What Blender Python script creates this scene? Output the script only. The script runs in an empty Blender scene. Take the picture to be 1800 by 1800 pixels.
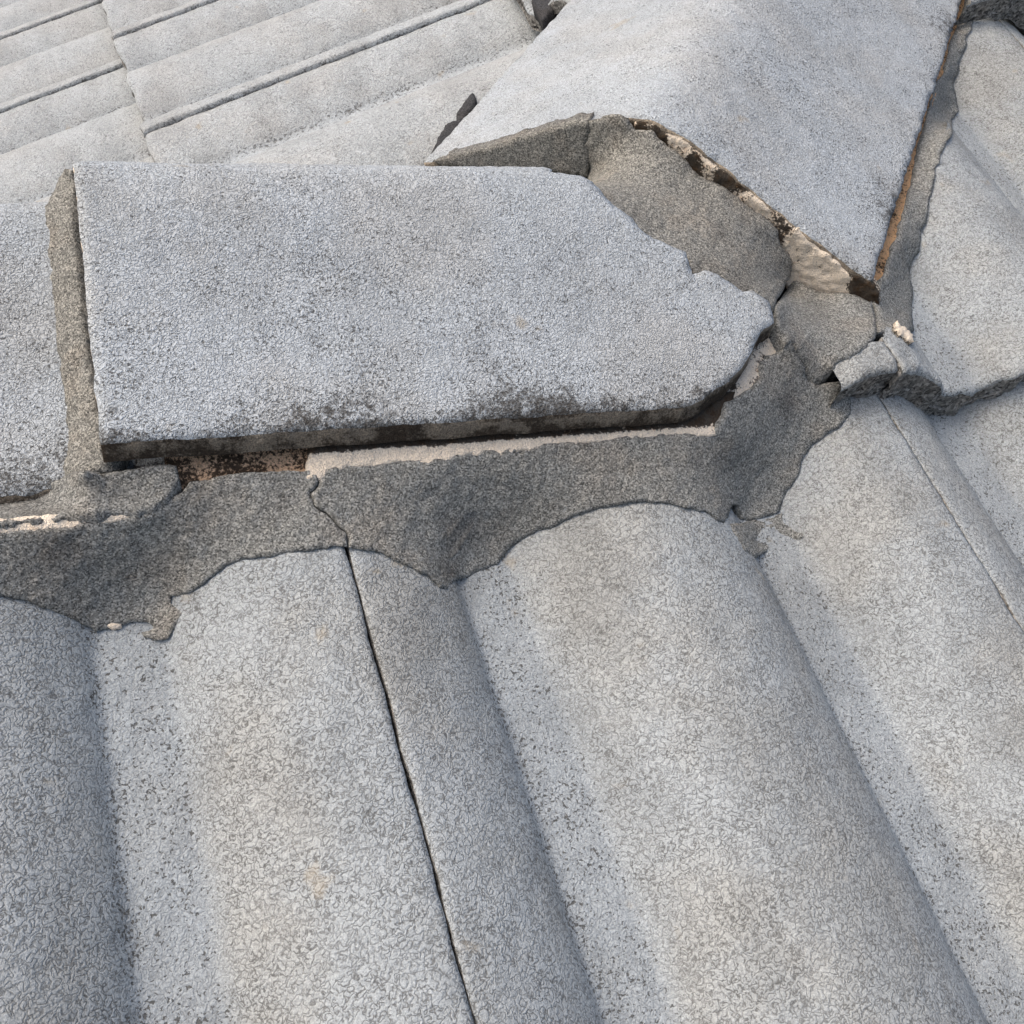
import bpy, math
import numpy as np
from mathutils import Matrix, Vector
from mathutils.geometry import delaunay_2d_cdt

# ------------------------------------------------------------------ camera, sky, sun, exposure
SC = bpy.context.scene
CR = np.array([[0.9216637772042671, -0.37217371454191256, 0.10964765384414193],
               [-0.14374425726384105, -0.5900373694985663, -0.7944768663067401],
               [0.36037961969722493, 0.7164793289390741, -0.5973139048336189]])   # right, down, forward
CW = np.array([-0.07890517854381349, -0.30932169654753217, 0.2817766071502952])
FPX = 1717.6595152383618            # focal length for an 1800 px wide frame
cam_d = bpy.data.cameras.new('camera'); cam = bpy.data.objects.new('camera', cam_d)
SC.collection.objects.link(cam)
cam_d.sensor_width = 36.0; cam_d.lens = 36.0 * FPX / 1800.0
cam_d.clip_start = 0.01; cam_d.clip_end = 500.0
cam.matrix_world = Matrix(((CR[0][0], -CR[1][0], -CR[2][0], CW[0]), (CR[0][1], -CR[1][1], -CR[2][1], CW[1]),
                           (CR[0][2], -CR[1][2], -CR[2][2], CW[2]), (0, 0, 0, 1)))
SC.camera = cam

SUN_ELEV, SUN_AZ = math.radians(56), math.atan2(-0.94, 0.25)     # soft light from the left
wd = bpy.data.worlds.new('World'); SC.world = wd; wd.use_nodes = True
wn = wd.node_tree.nodes; wl = wd.node_tree.links
sky = wn.new('ShaderNodeTexSky'); sky.sky_type = 'NISHITA'; sky.sun_disc = False
sky.sun_elevation = SUN_ELEV; sky.sun_rotation = SUN_AZ % (2 * math.pi)
sky.air_density = 1.0; sky.dust_density = 7.0; sky.ozone_density = 1.0
wl.new(sky.outputs[0], wn['Background'].inputs[0]); wn['Background'].inputs[1].default_value = 0.15
sun_d = bpy.data.lights.new('sun', 'SUN'); sun = bpy.data.objects.new('sun', sun_d); SC.collection.objects.link(sun)
sun_d.energy = 0.55; sun_d.angle = math.radians(90); sun_d.color = (1.0, 0.975, 0.90)
sdir = Vector((math.cos(SUN_ELEV) * math.sin(SUN_AZ), math.cos(SUN_ELEV) * math.cos(SUN_AZ), math.sin(SUN_ELEV)))
sun.rotation_euler = sdir.to_track_quat('Z', 'Y').to_euler()
sun.location = sdir * 3
SC.view_settings.view_transform = 'Standard'; SC.view_settings.look = 'None'
SC.view_settings.gamma = 1.0; SC.view_settings.exposure = 0.47

# ------------------------------------------------------------------ roof geometry (metres)
PITCH = 0.3610457332250025
PC, PS, PT = math.cos(PITCH), math.sin(PITCH), math.tan(PITCH)
MA = np.array([[1, 0, 0], [0, -PC, -PS], [0, -PS, PC]])          # world -> (along ridge, down slope, normal) of the front slope
HIP_X = 0.045                                                    # the hip stands over y = x - HIP_X
MB = np.array([[0, 1, 0], [-PC, 0, -PS], [-PS, 0, PC]])          # same for the side slope
RIDGE_Y = 0.128
U_HIP = np.array([1, 1, PT]) / math.sqrt(2 + PT * PT)
E_HIP = np.array([1, -1, 0]) / math.sqrt(2)
V_HIP = np.cross(E_HIP, U_HIP); V_HIP = V_HIP if V_HIP[2] > 0 else -V_HIP

def hash3(i, j, k, seed):
    n = (i * 374761393 + j * 668265263 + k * 2147483647 + seed * 1274126177) & 0xFFFFFFFF
    n = ((n ^ (n >> 13)) * 1274126177) & 0xFFFFFFFF
    return ((n ^ (n >> 16)) & 0xFFFF) / 32767.5 - 1.0

def vnoise(P, scale, seed=0):
    Q = np.asarray(P, float) * scale
    I = np.floor(Q).astype(np.int64); Fr = Q - I; Fr = Fr * Fr * (3 - 2 * Fr)
    out = 0
    for a in (0, 1):
        for b in (0, 1):
            for d in (0, 1):
                w = (Fr[:, 0] if a else 1 - Fr[:, 0]) * (Fr[:, 1] if b else 1 - Fr[:, 1]) * (Fr[:, 2] if d else 1 - Fr[:, 2])
                out = out + w * hash3(I[:, 0] + a, I[:, 1] + b, I[:, 2] + d, seed)
    return out

def fnoise(P, scale, octv=3, seed=0):
    o = 0; a = 1.0
    for k in range(octv):
        o = o + a * vnoise(P, scale * 2.03 ** k, seed + k * 17); a *= 0.5
    return o

def ray_dirs(px):
    px = np.asarray(px, float)
    d = np.c_[px[:, 0] - 900, px[:, 1] - 900, np.full(len(px), FPX)]
    d = d / np.linalg.norm(d, axis=1)[:, None]
    return d @ CR

def to_plane(px, P0, N):
    d = ray_dirs(px); t = ((np.asarray(P0) - CW) @ N) / (d @ N)
    return CW + t[:, None] * d

# tile profile: two rolls of 123 mm and two flat pans of 27 mm per 300 mm tile, joint just right of a crest
ROLL_H = 0.028
def profile(x):
    xm = np.mod(np.asarray(x, float) + 0.073, 0.15)
    t = xm / 0.123
    ql = np.clip(t / 0.52, 0, 1); qr = np.clip((t - 0.52) / 0.48, 0, 1)
    n = np.where(t < 0.52, np.sin(math.pi / 2 * ql) ** 0.86, np.cos(math.pi / 2 * qr) ** 0.70)
    return np.where(t >= 1, 0.0, n) * ROLL_H

def profile_soft(x):
    o = 0
    for d, w in ((-0.0018, .15), (-0.0009, .2), (0, .3), (0.0009, .2), (0.0018, .15)):
        o = o + w * profile(np.asarray(x) + d)
    return o

S_EDGE, EXPO, STEP = -0.041, 0.345, 0.022

def on_tiles(px, off=0.0, lift=0.0004):
    """first hit of each line of sight with the front slope's tiles of one course"""
    d = ray_dirs(px) @ MA.T; C = MA @ CW
    ts = np.linspace(0.2, 1.6, 2800)
    X = C[0] + d[:, :1] * ts; N = C[2] + d[:, 2:3] * ts
    below = N - profile_soft(X) - off - lift < 0
    i = np.argmax(below, axis=1)
    t = ts[i]
    return CW + t[:, None] * (d @ MA)

# ------------------------------------------------------------------ materials
def newmat(name):
    m = bpy.data.materials.new(name); m.use_nodes = True
    nt = m.node_tree; b = nt.nodes['Principled BSDF']
    return m, nt, b

class NG:
    def __init__(s, nt): s.nt = nt; s.n = nt.nodes; s.l = nt.links
    def put(s, sock, v):
        if isinstance(v, bpy.types.NodeSocket): s.l.new(v, sock)
        else: sock.default_value = v
    def pos(s): return s.n.new('ShaderNodeNewGeometry').outputs['Position']
    def attr(s, name):
        a = s.n.new('ShaderNodeAttribute'); a.attribute_name = name; return a.outputs['Fac']
    def noise(s, v, scale, detail=2, rough=0.5, dist=0.0, col=False):
        t = s.n.new('ShaderNodeTexNoise'); s.put(t.inputs['Vector'], v)
        t.inputs['Scale'].default_value = scale; t.inputs['Detail'].default_value = detail
        t.inputs['Roughness'].default_value = rough; t.inputs['Distortion'].default_value = dist
        return t.outputs['Color' if col else 'Fac']
    def voro(s, v, scale, feature='F1', out='Distance', rnd=1.0):
        t = s.n.new('ShaderNodeTexVoronoi'); t.feature = feature; s.put(t.inputs['Vector'], v)
        t.inputs['Scale'].default_value = scale; t.inputs['Randomness'].default_value = rnd
        return t.outputs[out]
    def m(s, op, a, b=0.0, c=0.0, clamp=False):
        t = s.n.new('ShaderNodeMath'); t.operation = op; t.use_clamp = clamp
        s.put(t.inputs[0], a); s.put(t.inputs[1], b); s.put(t.inputs[2], c); return t.outputs[0]
    def vm(s, op, a, b):
        t = s.n.new('ShaderNodeVectorMath'); t.operation = op
        s.put(t.inputs[0], a); s.put(t.inputs[1], b); return t.outputs[0]
    def mr(s, v, a, b, c=0.0, d=1.0, smooth=True):
        t = s.n.new('ShaderNodeMapRange'); t.interpolation_type = 'SMOOTHSTEP' if smooth else 'LINEAR'
        s.put(t.inputs[0], v)
        for i, q in enumerate((a, b, c, d)): s.put(t.inputs[i + 1], q)
        return t.outputs[0]
    def mix(s, f, a, b, mode='MIX'):
        t = s.n.new('ShaderNodeMix'); t.data_type = 'RGBA'; t.blend_type = mode; t.clamp_result = False
        s.put(t.inputs[0], f)
        for i, q in ((6, a), (7, b)):
            if isinstance(q, tuple) and len(q) == 3: q = (*q, 1.0)
            s.put(t.inputs[i], q)
        return t.outputs[2]
    def grey(s, v):
        t = s.n.new('ShaderNodeCombineColor')
        for i in range(3): s.put(t.inputs[i], v)
        return t.outputs[0]
    def bump(s, h, strength, dist, prev=None):
        t = s.n.new('ShaderNodeBump'); s.put(t.inputs['Height'], h)
        t.inputs['Strength'].default_value = strength; t.inputs['Distance'].default_value = dist
        if prev is not None: s.l.new(prev, t.inputs['Normal'])
        return t.outputs[0]
    def warp(s, v, scale, amt):
        c = s.noise(v, scale, 1, col=True)
        c = s.vm('SUBTRACT', c, (0.5, 0.5, 0.5)); t = s.n.new('ShaderNodeVectorMath'); t.operation = 'SCALE'
        s.put(t.inputs[0], c); t.inputs['Scale'].default_value = amt
        return s.vm('ADD', v, t.outputs[0])

def mat_paint(name, cool, warm, scale, line_k, speck_k, speck_scale, dark=(0.085, 0.085, 0.08), grain=0.5, lw=0.030, speck_roll=1.0, stain=0.14, speck_add=0.0, bump=0.85):
    """weathered membrane paint over sandy concrete: curly crawl lines, grit, pits, dirt"""
    m, nt, b = newmat(name); g = NG(nt); p = g.pos()
    pan = g.attr('pan'); dirt = g.attr('dirt')
    n1 = g.noise(p, scale, 1, 0.5, 0.6); n2 = g.noise(p, scale * 2.3, 2, 0.6); med = g.noise(p, 60, 3, 0.65); big = g.noise(p, 13, 4, 0.6)
    iso = g.m('ABSOLUTE', g.m('SUBTRACT', n1, 0.5))
    width = g.mr(n2, 0.35, 0.65, lw * 0.15, lw * 1.7)
    line = g.m('SUBTRACT', 1.0, g.m('DIVIDE', iso, width), clamp=True)
    line = g.m('MULTIPLY', line, g.mr(med, 0.30, 0.62, 0.65, 1.0))
    line = g.m('MULTIPLY', line, g.mr(pan, 0.0, 1.0, 1.0, 0.45))
    sp = g.noise(p, speck_scale, 2, 0.6, 0.4)
    thr = g.m('SUBTRACT', g.mr(med, 0.30, 0.70, 0.675 - speck_add, 0.605 - speck_add), g.m('ADD', g.m('MULTIPLY', dirt, 0.16), g.m('MULTIPLY', pan, 0.05)))
    pit = g.mr(g.m('SUBTRACT', sp, thr), 0.0, 0.05)
    pit = g.m('MULTIPLY', pit, g.mr(g.m('ADD', pan, g.m('MULTIPLY', dirt, 2.0)), 0.0, 1.0, speck_roll, 1.0))
    fine = g.noise(p, 1500, 2, 0.7)
    base = g.mix(g.mr(big, 0.40, 0.64), cool, warm)
    base = g.mix(g.m('MULTIPLY', pan, 0.5), base, tuple(x * k for x, k in zip(cool, (0.95, 0.985, 1.03))))
    st = g.n.new('ShaderNodeMapping'); st.inputs['Scale'].default_value = (1.0, 0.35, 1.0); g.put(st.inputs[0], p)
    stn = g.mr(g.noise(st.outputs[0], 30, 4, 0.62), 0.42, 0.68, 1.0 + stain * 0.3, 1.0 - stain)
    f = g.m('ADD', 1.0, g.m('ADD', g.m('MULTIPLY', g.m('SUBTRACT', fine, 0.5), grain * 2.2), g.m('MULTIPLY', g.m('SUBTRACT', n2, 0.5), grain * 1.2)))
    col = g.mix(1.0, base, g.grey(g.m('MULTIPLY', f, stn)), 'MULTIPLY')
    col = g.mix(g.m('MULTIPLY', line, line_k), col, dark)
    col = g.mix(g.m('MULTIPLY', pit, speck_k), col, dark)
    # mould and dirt with its own ragged shape
    dn = g.m('ADD', dirt, g.m('MULTIPLY', g.m('SUBTRACT', g.noise(p, 190, 3, 0.75), 0.5), 1.5))
    dm = g.m('MULTIPLY', g.mr(dn, 0.35, 0.85), g.mr(dirt, 0.02, 0.2))
    col = g.mix(g.m('MULTIPLY', dm, 0.85), col, (0.05, 0.044, 0.036))
    # sparse ochre lichen
    li = g.mr(g.noise(g.vm('ADD', p, (3.1, 1.7, 0.4)), 42, 2, 0.6), 0.69, 0.78)
    col = g.mix(g.m('MULTIPLY', li, 0.4), col, (0.40, 0.33, 0.22))
    g.put(b.inputs['Base Color'], col); b.inputs['Roughness'].default_value = 0.78
    b.inputs['Specular IOR Level'].default_value = 0.25
    h = g.m('ADD', g.m('MULTIPLY', g.m('MINIMUM', iso, 0.12), 5.0), g.m('MULTIPLY', n2, 0.9))
    h = g.m('ADD', h, g.m('MULTIPLY', fine, 0.7)); h = g.m('SUBTRACT', h, g.m('MULTIPLY', pit, 0.5))
    g.put(b.inputs['Normal'], g.bump(h, bump, 0.0008))
    return m

def mat_mortar(name, base=(0.135, 0.132, 0.122), dark=(0.035, 0.034, 0.032), light=(0.36, 0.35, 0.32), gs=1500, blot=0.22, bump=0.9):
    m, nt, b = newmat(name); g = NG(nt); p = g.pos()
    a = g.noise(p, gs, 3, 0.75); a2 = g.noise(p, gs * 2.2, 2, 0.6)
    v = g.voro(p, gs * 1.1, 'F1', 'Color'); sep = g.n.new('ShaderNodeSeparateColor'); g.put(sep.inputs[0], v)
    s = g.m('ADD', g.m('MULTIPLY', a, 0.7), g.m('MULTIPLY', sep.outputs[0], 0.45)); s = g.m('ADD', s, g.m('MULTIPLY', a2, 0.25))
    col = g.mix(g.mr(s, 0.42, 0.70), dark, base)
    col = g.mix(g.mr(s, 0.68, 0.98), col, light)
    big = g.noise(p, 22, 4, 0.6); warm = g.noise(g.vm('ADD', p, (1.3, 0, 0)), 45, 3)
    col = g.mix(g.mr(warm, 0.45, 0.7, 0.0, 0.35), col, g.mix(1.0, col, (1.12, 0.98, 0.86), 'MULTIPLY'))
    dirt = g.attr('dirt')
    k = g.m('ADD', g.m('MULTIPLY', g.mr(big, 0.58, 0.76), blot), g.m('MULTIPLY', dirt, 0.8), clamp=True)
    col = g.mix(k, col, g.mix(1.0, col, (0.42, 0.41, 0.42), 'MULTIPLY'))
    g.put(b.inputs['Base Color'], col); b.inputs['Roughness'].default_value = 0.9
    b.inputs['Specular IOR Level'].default_value = 0.2
    h = g.m('ADD', s, g.m('MULTIPLY', g.noise(p, 180, 3, 0.6), 1.6))
    g.put(b.inputs['Normal'], g.bump(h, bump, 0.0009))
    return m

def mat_pale(name, pale=(0.95, 0.83, 0.67), deep=(0.60, 0.33, 0.14), mould=(0.022, 0.017, 0.013), amt=0.3, rust=0.0):
    """old lime-rich bedding: cream, rusty where damp, peppered with black mould"""
    m, nt, b = newmat(name); g = NG(nt); p = g.pos()
    a = g.noise(p, 650, 3, 0.8); w = g.noise(p, 75, 4, 0.65); f = g.noise(p, 1400, 2, 0.7); q = g.noise(p, 210, 3, 0.7)
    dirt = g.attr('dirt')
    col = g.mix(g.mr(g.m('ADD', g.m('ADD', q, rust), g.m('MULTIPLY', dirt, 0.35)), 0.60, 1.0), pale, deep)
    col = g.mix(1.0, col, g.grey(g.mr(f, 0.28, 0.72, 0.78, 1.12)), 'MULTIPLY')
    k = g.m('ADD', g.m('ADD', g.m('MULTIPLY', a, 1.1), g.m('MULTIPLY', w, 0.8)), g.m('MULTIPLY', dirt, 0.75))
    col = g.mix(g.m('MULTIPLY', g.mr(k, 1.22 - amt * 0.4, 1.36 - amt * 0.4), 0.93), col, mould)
    g.put(b.inputs['Base Color'], col); b.inputs['Roughness'].default_value = 0.92
    b.inputs['Specular IOR Level'].default_value = 0.15
    h = g.m('ADD', g.m('ADD', a, f), g.m('MULTIPLY', q, 1.5))
    g.put(b.inputs['Normal'], g.bump(h, 1.0, 0.0011))
    return m

def mat_mould(name):
    """raw concrete edge of a cap, grown over with black and brown mould"""
    m, nt, b = newmat(name); g = NG(nt); p = g.pos()
    a = g.noise(p, 700, 3, 0.75); w = g.noise(p, 75, 4, 0.65); f = g.noise(p, 1500, 2, 0.7)
    dirt = g.attr('dirt')
    s = g.m('ADD', g.m('MULTIPLY', a, 0.45), w); s = g.m('SUBTRACT', s, g.m('MULTIPLY', g.m('SUBTRACT', dirt, 0.5), 0.5))
    col = g.mix(g.mr(s, 0.58, 0.80), (0.055, 0.043, 0.032), (0.24, 0.205, 0.16))
    col = g.mix(g.mr(s, 0.84, 1.02), col, (0.52, 0.43, 0.32))
    col = g.mix(1.0, col, g.grey(g.mr(f, 0.3, 0.7, 0.55, 1.4)), 'MULTIPLY')
    g.put(b.inputs['Base Color'], col); b.inputs['Roughness'].default_value = 0.92
    b.inputs['Specular IOR Level'].default_value = 0.15
    g.put(b.inputs['Normal'], g.bump(g.m('ADD', a, f), 0.9, 0.0008))
    return m

M_TILE = mat_paint('painted_tile', (0.368, 0.395, 0.402), (0.362, 0.372, 0.358), 430, 0.88, 0.9, 700, lw=0.075, grain=0.62, speck_roll=0.5, bump=0.62)
M_SIDE = mat_paint('painted_side_tile', (0.435, 0.462, 0.468), (0.43, 0.442, 0.435), 330, 0.70, 0.7, 420, lw=0.050, grain=0.6, speck_roll=0.7)
M_CAP = mat_paint('painted_cap', (0.485, 0.525, 0.548), (0.48, 0.50, 0.50), 560, 0.72, 0.82, 820, lw=0.060, grain=0.65, speck_roll=1.0, speck_add=0.02, stain=0.08, bump=0.75)
M_MORTAR = mat_mortar('pointing_mortar', base=(0.225, 0.228, 0.212), dark=(0.07, 0.07, 0.065), light=(0.48, 0.48, 0.445))
M_MORTAR_B = mat_mortar('pointing_mortar_brown', base=(0.225, 0.222, 0.20), dark=(0.07, 0.068, 0.06), light=(0.50, 0.485, 0.43))
M_DARKM = mat_mortar('dark_grit', base=(0.05, 0.05, 0.052), dark=(0.02, 0.02, 0.022), light=(0.10, 0.10, 0.10))
M_PALE = mat_pale('exposed_bedding', amt=0.2)
M_RUST = mat_pale('stained_bedding', pale=(0.80, 0.55, 0.36), deep=(0.50, 0.24, 0.09), amt=1.0, rust=0.05)
M_SEAM = mat_pale('orange_bedding', pale=(0.78, 0.48, 0.26), deep=(0.50, 0.22, 0.07), amt=0.65, rust=0.1)
M_EDGE = mat_mould('mouldy_edge')
M_HIPEDGE = mat_pale('bleached_edge', amt=0.2)
M_END = mat_mortar('raw_tile_end', base=(0.20, 0.195, 0.18), dark=(0.05, 0.048, 0.045), light=(0.42, 0.41, 0.38), gs=520, blot=0.7, bump=1.0)
md, nt_, b_ = newmat('sarking'); b_.inputs['Base Color'].default_value = (0.02, 0.02, 0.022, 1); b_.inputs['Roughness'].default_value = 0.9
M_DECK = md

# ------------------------------------------------------------------ mesh helpers
def link(name, verts, faces, mats, midx=None, attrs=None, parent=None, smooth=True, sharp_mats=()):
    verts = np.asarray(verts, float)
    o0 = verts.mean(axis=0); o0[2] = verts[:, 2].min()
    pw = np.zeros(3) if parent is None else np.array(parent.location)
    me = bpy.data.meshes.new(name)
    me.from_pydata((verts - o0).tolist(), [], [list(map(int, f)) for f in faces])
    for mt in mats: me.materials.append(mt)
    if midx is not None: me.polygons.foreach_set('material_index', np.asarray(midx, np.int32))
    me.polygons.foreach_set('use_smooth', np.full(len(me.polygons), smooth))
    for k, v in (attrs or {}).items():
        a = me.attributes.new(k, 'FLOAT', 'POINT'); a.data.foreach_set('value', np.asarray(v, np.float32))
    me.update()
    ob = bpy.data.objects.new(name, me); SC.collection.objects.link(ob)
    ob.location = (o0 - pw).tolist()
    if parent is not None: ob.parent = parent
    return ob

def tag(o, label, cat, group=None):
    o['label'] = label; o['category'] = cat
    if group: o['group'] = group
    return o

def empty(name, loc, label, cat, group=None):
    o = bpy.data.objects.new(name, None); SC.collection.objects.link(o); o.location = loc; o.empty_display_size = 0.05
    return tag(o, label, cat, group)

def vnormals(V, F):
    F = np.asarray(F); n = np.cross(V[F[:, 1]] - V[F[:, 0]], V[F[:, 2]] - V[F[:, 0]])
    N = np.zeros_like(V)
    for i in range(F.shape[1]): np.add.at(N, F[:, i], n)
    return N / (np.linalg.norm(N, axis=1)[:, None] + 1e-12)

def inside(poly, P):
    x, y = P[:, 0], P[:, 1]; r = np.zeros(len(P), bool); n = len(poly)
    for i in range(n):
        a, b = poly[i], poly[(i + 1) % n]
        if a[1] == b[1]: continue
        r ^= ((a[1] > y) != (b[1] > y)) & (x < (b[0] - a[0]) * (y - a[1]) / (b[1] - a[1]) + a[0])
    return r

def edge_dist(poly, P):
    out = np.full(len(P), 1e9); n = len(poly)
    for i in range(n):
        a, b = poly[i], poly[(i + 1) % n]; ab = b - a
        t = np.clip(((P - a) @ ab) / (ab @ ab + 1e-12), 0, 1)
        out = np.minimum(out, np.linalg.norm(P - a - t[:, None] * ab, axis=1))
    return out

def resample(poly, step):
    out = []
    for i in range(len(poly)):
        a, b = np.array(poly[i], float), np.array(poly[(i + 1) % len(poly)], float)
        k = max(1, int(round(np.linalg.norm(b - a) / step)))
        for j in range(k): out.append(a + (b - a) * j / k)
    return np.array(out)

def jag(P, amp, scale, seed=3):
    Q = np.c_[P, np.zeros(len(P))]
    d = np.c_[fnoise(Q, 1.0 / scale, 4, seed), fnoise(Q, 1.0 / scale, 4, seed + 91)]
    return P + d * amp

def shrink(P, g):
    A = np.roll(P, 1, 0); B = np.roll(P, -1, 0); t = B - A
    n = np.c_[-t[:, 1], t[:, 0]] / (np.linalg.norm(t, axis=1)[:, None] + 1e-9)
    area = 0.5 * np.sum(P[:, 0] * B[:, 1] - B[:, 0] * P[:, 1])
    return P + n * g * (1 if area > 0 else -1)

def triangulate(B, spacing, seed=1):
    lo, hi = B.min(0), B.max(0); rng = np.random.default_rng(seed)
    xs = np.arange(lo[0], hi[0], spacing); ys = np.arange(lo[1], hi[1], spacing * 0.87)
    gx, gy = np.meshgrid(xs, ys); gx = gx + (np.arange(len(ys)) % 2)[:, None] * spacing * 0.5
    P = np.c_[gx.ravel(), gy.ravel()] + rng.uniform(-.12, .12, (gx.size, 2)) * spacing
    P = P[inside(B, P)]
    if len(P): P = P[edge_dist(B, P) > spacing * 0.55]
    allp = np.vstack([B, P]); nb = len(B)
    r = delaunay_2d_cdt([Vector(q) for q in allp.tolist()], [], [list(range(nb))], 1, 1e-9)
    V = np.array([[q.x, q.y] for q in r[0]]); F = np.array([list(f) for f in r[2]], int)
    orig = r[3]
    bmap = {}
    for new, olds in enumerate(orig):
        for q in olds:
            if q < nb: bmap[q] = new
    loop = [bmap[i] for i in range(nb) if i in bmap]
    ded = [loop[0]]
    for q in loop[1:]:
        if q != ded[-1]: ded.append(q)
    # consistent orientation
    a = np.cross(V[F[:, 1]] - V[F[:, 0]], V[F[:, 2]] - V[F[:, 0]])
    F[a < 0] = F[a < 0][:, ::-1]
    return V, F, ded

def solid_sheet(top, F, loop, down, thick, nmid=2, flip=False, round_out=None):
    """closed body: top sheet, walls, underside. -> verts, faces, index arrays of wall rings"""
    n = len(top); V = [top]; faces = [tuple(f[::-1]) if flip else tuple(f) for f in F]; midx = [0] * len(faces)
    ring = np.array(loop); prev = ring; base = n
    for k in range(1, nmid + 1):
        w = top[ring] + down * thick * k / nmid
        V.append(w); cur = np.arange(base, base + len(ring)); base += len(ring)
        for i in range(len(ring)):
            j = (i + 1) % len(ring); q = (prev[i], cur[i], cur[j], prev[j])
            faces.append(q if not flip else q[::-1]); midx.append(1)
        prev = cur
    faces.append(tuple(prev[::-1]) if not flip else tuple(prev)); midx.append(1)
    return np.vstack(V), faces, midx, n

def fix_winding(V, F, up):
    t = F[len(F) // 2]; nn = np.zeros(3)
    for t in F[:: max(1, len(F) // 50)]:
        nn += np.cross(V[t[1]] - V[t[0]], V[t[2]] - V[t[0]])
    return nn @ up < 0

# ------------------------------------------------------------------ cap frames
def frame(ox, oy, oz, yaw, tilt):
    ax = np.array([math.cos(yaw) * math.cos(tilt), math.sin(yaw) * math.cos(tilt), math.sin(tilt)])
    lat = np.array([-math.sin(yaw), math.cos(yaw), 0.0]); return np.array([ox, oy, oz]), ax, lat, np.cross(ax, lat)
CAP_W, CAP_H = 0.10751606820374496, 0.07232470673155758
WING = math.hypot(CAP_W, CAP_H)
O1, A1, L1, U1 = frame(-0.08573162176469248, 0.020667371848721347, 0.06518019946890291, -0.04576745497621912, -0.013860208433699905)
O0, A0, L0, U0 = frame(-0.10100894880333153, 0.03459881751571107, 0.04293563361009277, -0.018452799260296124, 0.021281269348946898)
WD1 = (L1 * CAP_W + U1 * CAP_H) / WING
NW1 = np.cross(A1, WD1); NW1 = NW1 if NW1[2] > 0 else -NW1
WD0 = (L0 * CAP_W + U0 * CAP_H) / WING
NW0 = np.cross(A0, WD0); NW0 = NW0 if NW0[2] > 0 else -NW0
# hip cap
x0_, t_, HA, HW, HC, yw, rl = [0.045024093263880974, 0.25355456214641625, 0.08455443440930543, 0.1365482166988936, 0.02354542168039163, -0.00568570984988989, -0.01917522192703102]
uu = U_HIP * math.cos(yw) + E_HIP * math.sin(yw); ee = E_HIP * math.cos(yw) - U_HIP * math.sin(yw)
E2 = ee * math.cos(rl) + V_HIP * math.sin(rl); V2 = V_HIP * math.cos(rl) - ee * math.sin(rl); U2 = uu
O2 = np.array([x0_, 0, 0]) + U_HIP * t_
P2R = O2 + E2 * HW + V2 * HC
AN = MA[2]
WR = (E2 * HW + V2 * (HC - HA)); WR /= np.linalg.norm(WR)
NWR = np.cross(U2, WR); NWR = NWR if NWR[2] > 0 else -NWR
# mortar plane under the main cap
OM = O1 - NW1 * 0.0125
dm = np.array([0, -math.cos(math.radians(37)), -math.sin(math.radians(37))])
NM = np.cross(dm, A1); NM = NM if NM[2] > 0 else -NM
OH = P2R - NWR * 0.0125

def anchor(px, kind):
    px = np.asarray(px, float).reshape(-1, 2)
    off = 0.0
    if isinstance(kind, tuple): kind, off = kind
    if kind == 'm': return to_plane(px, OM + NM * off, NM)
    if kind == 'L': return on_tiles(px, 0.0, 0.0016 + off)
    if kind == 'U': return on_tiles(px, STEP, 0.0006 + off)
    if kind == 'w': return to_plane(px, O1 + NW1 * (off - 0.003), NW1)
    if kind == 'e': return to_plane(px, O2 + U2 * (0.004 - off), U2)
    if kind == 'h': return to_plane(px, OH + AN * off, AN)
    if kind == 'B':
        NB = MB[2]; return to_plane(px, np.array([HIP_X, 0, 0]) + NB * (0.006 + off), NB)
    if kind == 'j': return to_plane(px, _j[0] + NJ * off, NJ)
    if kind == '0': return to_plane(px, O0 + NW0 * off, NW0)

_j = [anchor([(1369, 619)], ('w', -.008))[0], anchor([(1500, 707)], 'L')[0], anchor([(1472, 638)], ('U', .002))[0]]
NJ = np.cross(_j[1] - _j[0], _j[2] - _j[0]); NJ /= np.linalg.norm(NJ); NJ = NJ if NJ[2] > 0 else -NJ
def tps(P, t, Q, lam=1e-3):
    P = P / 300.0; Q = Q / 300.0
    def phi(r2): return np.where(r2 > 0, 0.5 * r2 * np.log(r2 + 1e-12), 0.0)
    D = ((P[:, None] - P[None]) ** 2).sum(-1); n = len(P)
    K = np.zeros((n + 3, n + 3)); K[:n, :n] = phi(D) + np.eye(n) * lam
    K[:n, n] = 1; K[:n, n + 1:] = P; K[n, :n] = 1; K[n + 1:, :n] = P.T
    w = np.linalg.lstsq(K, np.r_[t, 0, 0, 0], rcond=None)[0]
    D2 = ((Q[:, None] - P[None]) ** 2).sum(-1)
    return phi(D2) @ w[:n] + w[n] + Q @ w[n + 1:]

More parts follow.
